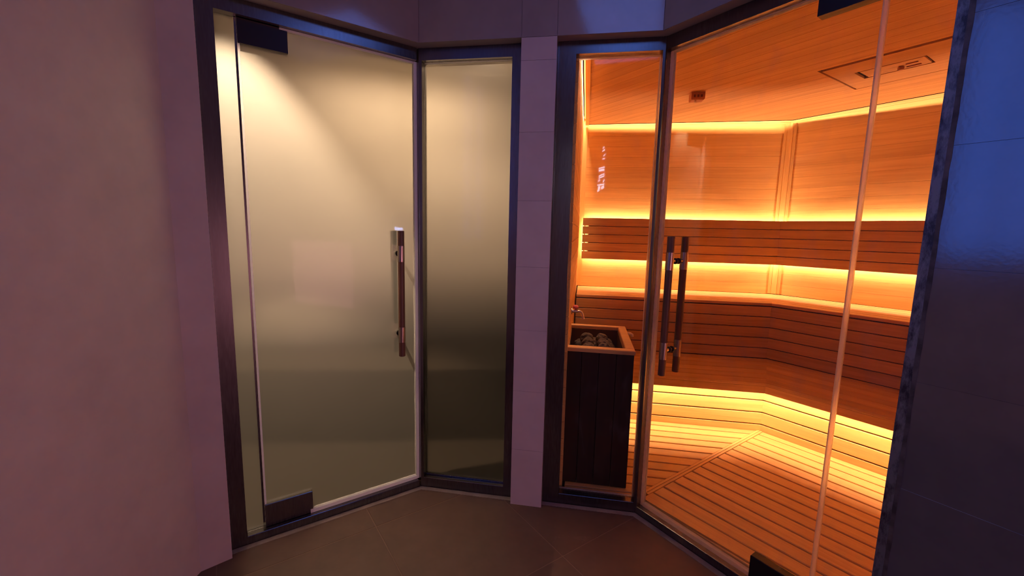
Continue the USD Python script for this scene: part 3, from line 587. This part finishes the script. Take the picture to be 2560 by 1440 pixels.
def seat(t, bf, depth, zt, n, ml, mr, lip=0.0):
    w = depth / n
    for k in range(n):
        a, b = k * w, (k + 1) * w - 0.009
        sec = [(a + 0.004, zt - 0.024), (b - 0.001, zt - 0.024), (b, zt - 0.003), (b - 0.003, zt), (a + 0.004, zt), (a + 0.0012, zt - 0.0012), (a, zt - 0.004), (a, zt - 0.02)]
        t.add('seat_slat', bf.left(sec), ml); t.add('seat_slat', bf.right(sec), mr)
seat(lb, bF, 0.644, ZS1, 6, w_bench_l, w_bench_r)
fs = chamfer(0.004, 0.026, 0.372, ZS1 - 0.0245, 0.003)
lb.add('fascia', bF.left(fs), w_bench_l); lb.add('fascia', bF.right(fs), w_bench_r)
bear = [(0.10, ZS1 - 0.075), (0.60, ZS1 - 0.075), (0.60, ZS1 - 0.0245), (0.10, ZS1 - 0.0245)]
for l in (0.25, 0.8, 1.3):
    lb.add('bearer', bF.left(bear, l, l + 0.04), w_bench_l); lb.add('bearer', bF.right(bear, l, l + 0.04), w_bench_r)
ub = Thing('sauna_bench', (*cB, 0.45), 'upper sauna bench along the panelled walls below the slatted backrest', 'bench')
cU = cB + 0.0
bU = bend_for(cU, A_L, 143.0)
nb = 5; hb = (ZS2 - 0.030 - ZS1) / nb
for k in range(nb):
    z0 = ZS1 + 0.004 + k * hb
    ub.add('front_board', bB.left(chamfer(0.0, 0.02, z0, z0 + hb - 0.006, 0.003)), w_bench_l); ub.add('front_board', bB.right(chamfer(0.0, 0.02, z0, z0 + hb - 0.006, 0.003)), w_bench_r)
ub.add('front_backing', cat([bB.left([(0.0205, 0.40), (0.05, 0.40), (0.05, ZS2 - 0.026), (0.0205, ZS2 - 0.026)]), bB.right([(0.0205, 0.40), (0.05, 0.40), (0.05, ZS2 - 0.026), (0.0205, ZS2 - 0.026)])]), w_backing)
seat(ub, bU, 0.621, ZS2, 6, w_rim, wood('wood_seat_side', 90 - A_R, (0.70, 0.42, 0.17), (0.56, 0.32, 0.12), 0.5))
# backrest floating in front of the wall
cR = bW.at(-0.085)
bR = Bend(cR, A_L, A_R, left_len(cR, A_L) - 0.036, RR - 0.1)
bk = Thing('slatted_backrest', (*cR, 1.19), 'dark slatted backrest floating before the wall with light glowing above and below', 'backrest')
ZR0, ZR1 = 1.192, 1.594
hr = (ZR1 - ZR0) / 5
for k in range(5):
    z0 = ZR0 + k * hr
    bk.add('back_slat', bR.left(chamfer(0.0, 0.020, z0 + 0.0035, z0 + hr - 0.0035, 0.002)), w_bench_l); bk.add('back_slat', bR.right(chamfer(0.0, 0.020, z0 + 0.0035, z0 + hr - 0.0035, 0.002)), w_bench_r)
bk.add('batten', bR.left([(0.0205, ZR0 + 0.02), (0.032, ZR0 + 0.02), (0.032, ZR1 - 0.02), (0.0205, ZR1 - 0.02)], 0.0, bR.L - 0.055), w_bench_l)
bk.add('batten', bR.right([(0.0205, ZR0 + 0.02), (0.032, ZR0 + 0.02), (0.032, ZR1 - 0.02), (0.0205, ZR1 - 0.02)]), w_bench_r)
for l in (0.45, 1.35):
    bk.add('bracket', bR.left([(0.0325, 1.36), (0.085, 1.36), (0.085, 1.42), (0.0325, 1.42)], l, l + 0.04), w_bench_l)
    bk.add('bracket', bR.right([(0.0325, 1.36), (0.085, 1.36), (0.085, 1.42), (0.0325, 1.42)], l, l + 0.04), w_bench_r)

# ------------------------------------------------------------------ LED strips (each a slim profile with its light)
def led(a, b, z, upw, label, k=1.0, w=0.012):
    a, b = np.asarray(a, float), np.asarray(b, float); L = float(np.linalg.norm(b - a)); c = (a + b) / 2
    ang = math.degrees(math.atan2(b[1] - a[1], b[0] - a[0]))
    t = Thing('led_strip', (*c, z), label, 'led strip')
    d = (b - a) / L; n = np.array([-d[1], d[0]])
    zz = (z - 0.006, z - 0.001) if upw else (z + 0.001, z + 0.006)
    t.add('profile', prism([a + n * w / 2, b + n * w / 2, b - n * w / 2, a - n * w / 2], *zz), led_body)
    rect(t.path + '/light', (0, 0, 0), (180.0 if upw else 0.0, 0, ang if not upw else ang), L, w, LED, K_LED * k)
lenl = lambda b, o, e=0.03: (b.c + b.nL * o - b.dL * (b.L - e), b.at(o))
lenr = lambda b, o, e=0.03: (b.at(o), b.c + b.nR * o + b.dR * (b.R - e))
led(*lenl(bR, 0.055), 1.555, True, 'led strip behind the top edge of the backrest on the back wall')
led(*lenr(bR, 0.055), 1.555, True, 'led strip behind the top edge of the backrest on the slanted wall')
led(*lenl(bR, 0.055), 1.232, False, 'led strip behind the lower edge of the backrest on the back wall')
led(*lenr(bR, 0.055), 1.232, False, 'led strip behind the lower edge of the backrest on the slanted wall')
led(*lenl(bC, -0.020), 2.528, False, 'led strip in the ceiling cove over the back wall', 1.15)
led(*lenr(bC, -0.040), 2.528, False, 'led strip in the ceiling cove over the slanted wall', 1.0)
led(*lenl(bF, 0.042), 0.388, False, 'led strip under the lower bench on the back side', 1.0)
led(*lenr(bF, 0.042), 0.388, False, 'led strip under the lower bench on the slanted side', 1.0)
led(lw0 + dW * 0.15 - nlw * 0.014, LWALL - nlw * 0.014 - dW * 0.08, 2.512, False, 'led strip in the ceiling cove over the left wall', 1.6, 0.010)

ec = bR.c + bR.nL * 0.040 - bR.dL * (bR.L - 0.020)
te = Thing('led_strip', (*ec, 1.23), 'short upright led strip behind the left end of the backrest', 'led strip')
te.add('profile', prism([ec - bR.dL * 0.006 - bR.nL * 0.006, ec + bR.dL * 0.006 - bR.nL * 0.006, ec + bR.dL * 0.006 - bR.nL * 0.001, ec - bR.dL * 0.006 - bR.nL * 0.001], 1.23, 1.56), led_body)
rect(te.path + '/light', (0, 0, 0.165), (90.0, 0.0, math.degrees(math.atan2(bR.dL[1], bR.dL[0]))), 0.010, 0.32, LED, K_LED * 0.6)

# ------------------------------------------------------------------ duckboards
mit0 = np.array([0.755, 2.152])
mitd = (cK - mit0) / np.linalg.norm(cK - mit0)
gl = -0.032
kl = bK.at(-0.004); kll = bK.c - bK.nL * 0.004 - bK.dL * (bK.L)
hm = np.array([-mitd[1], mitd[0]])
vin = V2(gl)
left_poly = Polygon([kll, kl + hm * 0.0, kl, mit0 + hm * 0.0, vin, pM(mx(0.31), gl)]).buffer(0)
right_poly = Polygon([kl, bK.c - bK.nR * 0.004 + bK.dR * (bK.R - 0.02), pQ(1.72, -0.125), pQ(0.965, -0.125), pQ(0.965, gl), vin, mit0]).buffer(0)
cut = LineString([mit0 - mitd * 0.3, kl + mitd * 0.2]).buffer(0.018, cap_style=2)
ZF = 0.050
db1 = Thing('duckboard', (1.0, 2.6, 0.02), 'wooden duckboard floor left of the diagonal batten, slats along the back bench', 'duckboard', 'duckboards')
db2 = Thing('duckboard', (1.6, 2.2, 0.02), 'wooden duckboard floor right of the diagonal batten, slats along the slanted bench', 'duckboard', 'duckboards')
for t, poly, c, d, mat, pitch, first in ((db1, left_poly, bK.c, A(A_L), w_light_l, 0.0895, 0.066), (db2, right_poly, bK.c, A(AK), w_light_r, 0.0942, 0.064)):
    for q in strips(poly.difference(cut), c, d, pitch, 0.0105, first - pitch, 26):
        t.add('floor_slat', bevel_prism(q, ZF - 0.022, ZF, 0.003), mat)
    nn = np.array([-d[1], d[0]])
    for l in ((-0.25, -0.75) if t is db1 else (0.25, 0.8, 1.35)):
        q = LineString([c + d * l - nn * 0.02, c + d * l - nn * 1.6]).buffer(0.02, cap_style=2).intersection(poly.difference(cut))
        if q.geom_type == 'Polygon' and not q.is_empty: t.add('runner', prism(q, 0.018, ZF - 0.0222), mat)
db1.add('edge_batten', prism([kl - hm * -0.0015, mit0 + hm * 0.0015, mit0 + hm * 0.017, kl + hm * 0.017], ZF - 0.02, ZF + 0.002), wood('wood_miter', math.degrees(math.atan2(mitd[1], mitd[0])), LA, LB))
db2.add('edge_batten', prism([kl - hm * 0.0015, mit0 - hm * 0.0015, mit0 - hm * 0.017, kl - hm * 0.017], ZF - 0.02, ZF + 0.002), UsdShade.Material.Get(stage, '/World/Looks/wood_miter'))

# ------------------------------------------------------------------ heater guard with stones
HO = 0.080
hA = A(99.7); hB = A(9.6)
h0 = np.array([0.656, 2.185])                      # front right corner
HL_, HD = 0.366, 0.606
hq = lambda a, b: h0 - hA * a + hB * b             # a: leftwards, b: backwards
ZH = 0.834
ht = Thing('sauna_heater', (*hq(0.18, 0.3), 0.05), 'sauna heater boxed in dark upright boards with a pale wooden rim', 'heater')
nf = 4; bw = HL_ / nf
for k in range(nf):
    ht.add('guard_board', bevel_prism([hq(k * bw + 0.0015, 0), hq((k + 1) * bw - 0.0015, 0), hq((k + 1) * bw - 0.0015, 0.018), hq(k * bw + 0.0015, 0.018)], 0.055, ZH - 0.022, 0.002), w_dark_v)
    ht.add('guard_board', bevel_prism([hq(k * bw + 0.0015, HD - 0.018), hq((k + 1) * bw - 0.0015, HD - 0.018), hq((k + 1) * bw - 0.0015, HD), hq(k * bw + 0.0015, HD)], 0.055, ZH - 0.022, 0.002), w_dark_v)
ns = 6; bs = (HD - 0.04) / ns
for k in range(ns):
    ht.add('guard_board', bevel_prism([hq(0.0, 0.02 + k * bs + 0.0015), hq(0.018, 0.02 + k * bs + 0.0015), hq(0.018, 0.02 + (k + 1) * bs - 0.0015), hq(0.0, 0.02 + (k + 1) * bs - 0.0015)], 0.055, ZH - 0.022, 0.002), w_dark_v)
for a0, a1, b0, b1 in ((-0.004, HL_ - 0.002, -0.004, 0.046), (-0.004, HL_ - 0.002, HD - 0.04, HD + 0.004), (-0.004, 0.044, 0.0465, HD - 0.0405), (HL_ - 0.016, HL_ - 0.002, 0.0465, HD - 0.0405)):
    ht.add('rim_rail', bevel_prism([hq(a0, b0), hq(a1, b0), hq(a1, b1), hq(a0, b1)], ZH - 0.022, ZH, 0.003), w_rim)
inn = Polygon([hq(0.0445, 0.0475), hq(HL_ - 0.0165, 0.0475), hq(HL_ - 0.0165, HD - 0.0415), hq(0.0445, HD - 0.0415)])
ht.add('stone_basket', cat([prism(inn.difference(inn.buffer(-0.004, join_style=2)), 0.06, ZH - 0.024), prism(inn, 0.675, 0.685)]), box_metal)
# stones: three shapes, each stone a thing of its own
def stone_mesh(seed):
    s = trimesh.creation.icosphere(2, 1.0); v = np.array(s.vertices)
    r = 0.72 + 0.5 * meshkit.fbm(v * 1.3 + seed * 7.1, 3, seed)
    v = v * r[:, None]; q = np.round(v * 2.2) / 2.2; v = v * 0.75 + q * 0.25
    return trimesh.Trimesh(v, s.faces, process=False)
protos = []
pr_ = random.Random(11)
spots = []
COLS, ROWS = ('right', 'middle', 'left'), ('front', 'second', 'third', 'fourth', 'back')
for i in range(3):
    for j in range(5):
        spots.append((0.062 + (i + 0.5) * (HL_ - 0.095) / 3 + pr_.uniform(-.003, .003), 0.062 + (j + 0.5) * (HD - 0.118) / 5 + pr_.uniform(-.004, .004), 0.728 + pr_.uniform(-.004, .004), pr_.uniform(0.038, 0.042),
                      'rough grey brown stone in the %s row of the heater heap, %s' % (ROWS[j], 'at the middle' if i == 1 else 'on the %s side' % COLS[i])))
for i in range(2):
    for j in range(3):
        spots.append((0.062 + (i + 1.0) * (HL_ - 0.095) / 3 + pr_.uniform(-.004, .004), 0.062 + (j + 1.0 + (j > 0) * 0.5) * (HD - 0.118) / 5 + pr_.uniform(-.006, .006), 0.786 + pr_.uniform(-.004, .006), pr_.uniform(0.037, 0.043),
                      'rough dark stone lying on top of the heater heap, %s %s' % (('front', 'middle', 'rear')[j], ('right', 'left')[i])))
for k, (a, b, z, sc, said) in enumerate(spots):
    shp = k % 3
    c = (*hq(a, b), z)
    p = free('/World/heater_stone')
    x = UsdGeom.Xform.Define(stage, p); x.AddTranslateOp().Set(Gf.Vec3d(*c)); x.AddRotateXYZOp().Set(Gf.Vec3f(pr_.uniform(0, 360), pr_.uniform(0, 360), pr_.uniform(0, 360)))
    x.AddScaleOp().Set(Gf.Vec3f(sc, sc * pr_.uniform(0.8, 1.1), sc * pr_.uniform(0.7, 1.0)))
    put(x.GetPrim(), said, 'stone', 'heater stones')
    if k < 3:
        usdkit.mesh(stage, p + '/stone_body', stone_mesh(k + 1), stone_m); protos.append(p)
    else:
        x.GetPrim().GetReferences().AddInternalReference(protos[shp]); x.GetPrim().SetInstanceable(True)

# ------------------------------------------------------------------ tap and pipe elbow
tw = LWALL - dW * 1.66
tz = 0.955
tp = Thing('water_tap', (*tw, tz - 0.05), 'small pale water tap with a pink knob on the left sauna wall above the heater', 'tap')
rt = -nlw
P3 = lambda a, dz, b=0.0: np.array([*(tw + rt * a + dW * b), tz + dz])
tp.add('flange', lathe([(0.016, 0), (0.020, 0.002), (0.020, 0.005), (0.012, 0.008)], P3(0, 0), P3(0.01, 0), 18), brass, smooth=40)
tp.add('body', rod(P3(0.004, 0), P3(0.042, 0), 0.0095, 14), brass, smooth=40)
tp.add('spout', tube([P3(0.038, 0.0), P3(0.052, 0.002), P3(0.064, -0.004), P3(0.070, -0.016), P3(0.074, -0.032), P3(0.078, -0.046)], 0.0075), brass, smooth=50)
tp.add('knob', cat([rod(P3(0.026, 0.008), P3(0.026, 0.018), 0.006, 12), lathe([(0.010, 0), (0.017, 0.004), (0.018, 0.014), (0.012, 0.022)], P3(0.026, 0.017), P3(0.027, 0.039), 16)]), pink, smooth=40, label='pink knob')
ep = np.array([0.770, 2.845])
el = Thing('pipe_elbow', (*ep, 0.74), 'short pale pipe elbow sticking out behind the right side of the heater', 'pipe')
Q3 = lambda a, dz: np.array([*(ep + A(99.5) * a), 0.772 + dz])
el.add('pipe', tube([Q3(-0.02, 0.006), Q3(0.02, 0.003), Q3(0.045, 0.0), Q3(0.057, -0.006), Q3(0.058, -0.018)], 0.010), pale, smooth=50)
el.add('collar', rod(Q3(-0.035, 0.007), Q3(-0.012, 0.006), 0.013, 14), brass, smooth=40)

# ------------------------------------------------------------------ lit panels of the hall that show as reflections
cp = pQ(1.55, WALL)
pnl = Thing('control_panel', (*cp, 1.42), 'slim lit blue control panel on the right wall', 'control panel')
pnl.add('housing', blk(pQ, 1.41, 1.69, WALL + 0.0005, WALL + 0.018, 1.405, 1.475), black_metal)
pnl.add('screen', blk(pQ, 1.425, 1.675, WALL + 0.0182, WALL + 0.0195, 1.417, 1.463, 0.0005), screen_m, label='glowing blue screen')
cl = Thing('ceiling_light', (0.36, 0.85, 2.87), 'flat blue light panel hung from the hall ceiling', 'ceiling light')
cl.add('back_plate', prism(sbox(0.105, 0.395, 0.615, 1.305), 2.892, 2.905), white_paint)
for hx in (0.2, 0.52):
    cl.add('hanger', rod((hx, 0.85, 2.905), (hx, 0.85, 3.2), 0.004, 8), chrome)
for a in ((0.085, 0.38, 0.105, 1.32), (0.615, 0.38, 0.635, 1.32), (0.105, 0.38, 0.615, 0.395), (0.105, 1.305, 0.615, 1.32)):
    cl.add('frame', prism(sbox(*a), 2.875, 2.905), white_paint)

def mirrored(u, v):
    """where the sight line through a pane point lands on the wall behind the viewer after reflection in the narrow sauna pane"""
    d = (u - 1280) / F_PX * r2 - (v - 720) / F_PX * u2 + fwd; o = np.array([0, 0, EYE]); n = np.array([*nM, 0.0])
    t = (np.array([*pM(0, 0.005), 0]) - o) @ n / (d @ n); h = o + d * t; r = d - 2 * (d @ n) * n
    return h + r * ((-2.292 - h[1]) / r[1])
sgn = Thing('lit_sign', (*mirrored(1503, 430)[:2], mirrored(1503, 430)[2]), 'narrow upright lit sign of white slanted strokes, seen mirrored in the narrow sauna pane', 'sign')
for x0, y0, x1, y1, w in ((1507, 371, 1511, 366, 2.5), (1506, 378, 1512, 374, 2.5), (1508, 389, 1513, 386, 3), (1506, 397, 1512, 396, 2), (1497, 421, 1512, 417, 3), (1497, 426, 1511, 424, 5), (1497, 440, 1511, 434, 3), (1497, 445, 1511, 439, 3),
                          (1495, 454, 1500, 449, 4), (1507, 455, 1511, 449, 4), (1494, 463, 1510, 460, 3), (1495, 470, 1500, 468, 8), (1503, 470, 1510, 466, 7), (1493, 478, 1499, 474, 5)):
    q = [mirrored(x0, y0 - w / 2), mirrored(x1, y1 - w / 2), mirrored(x1, y1 + w / 2), mirrored(x0, y0 + w / 2)]
    v = np.array(q + [p_ + np.array([0, -0.006, 0]) for p_ in q])
    sgn.add('stroke', fixwind(v, [(0, 1, 2), (0, 2, 3), (4, 6, 5), (4, 7, 6), (0, 5, 1), (0, 4, 5), (1, 6, 2), (1, 5, 6), (2, 7, 3), (2, 6, 7), (3, 4, 0), (3, 7, 4)]), sign_m)
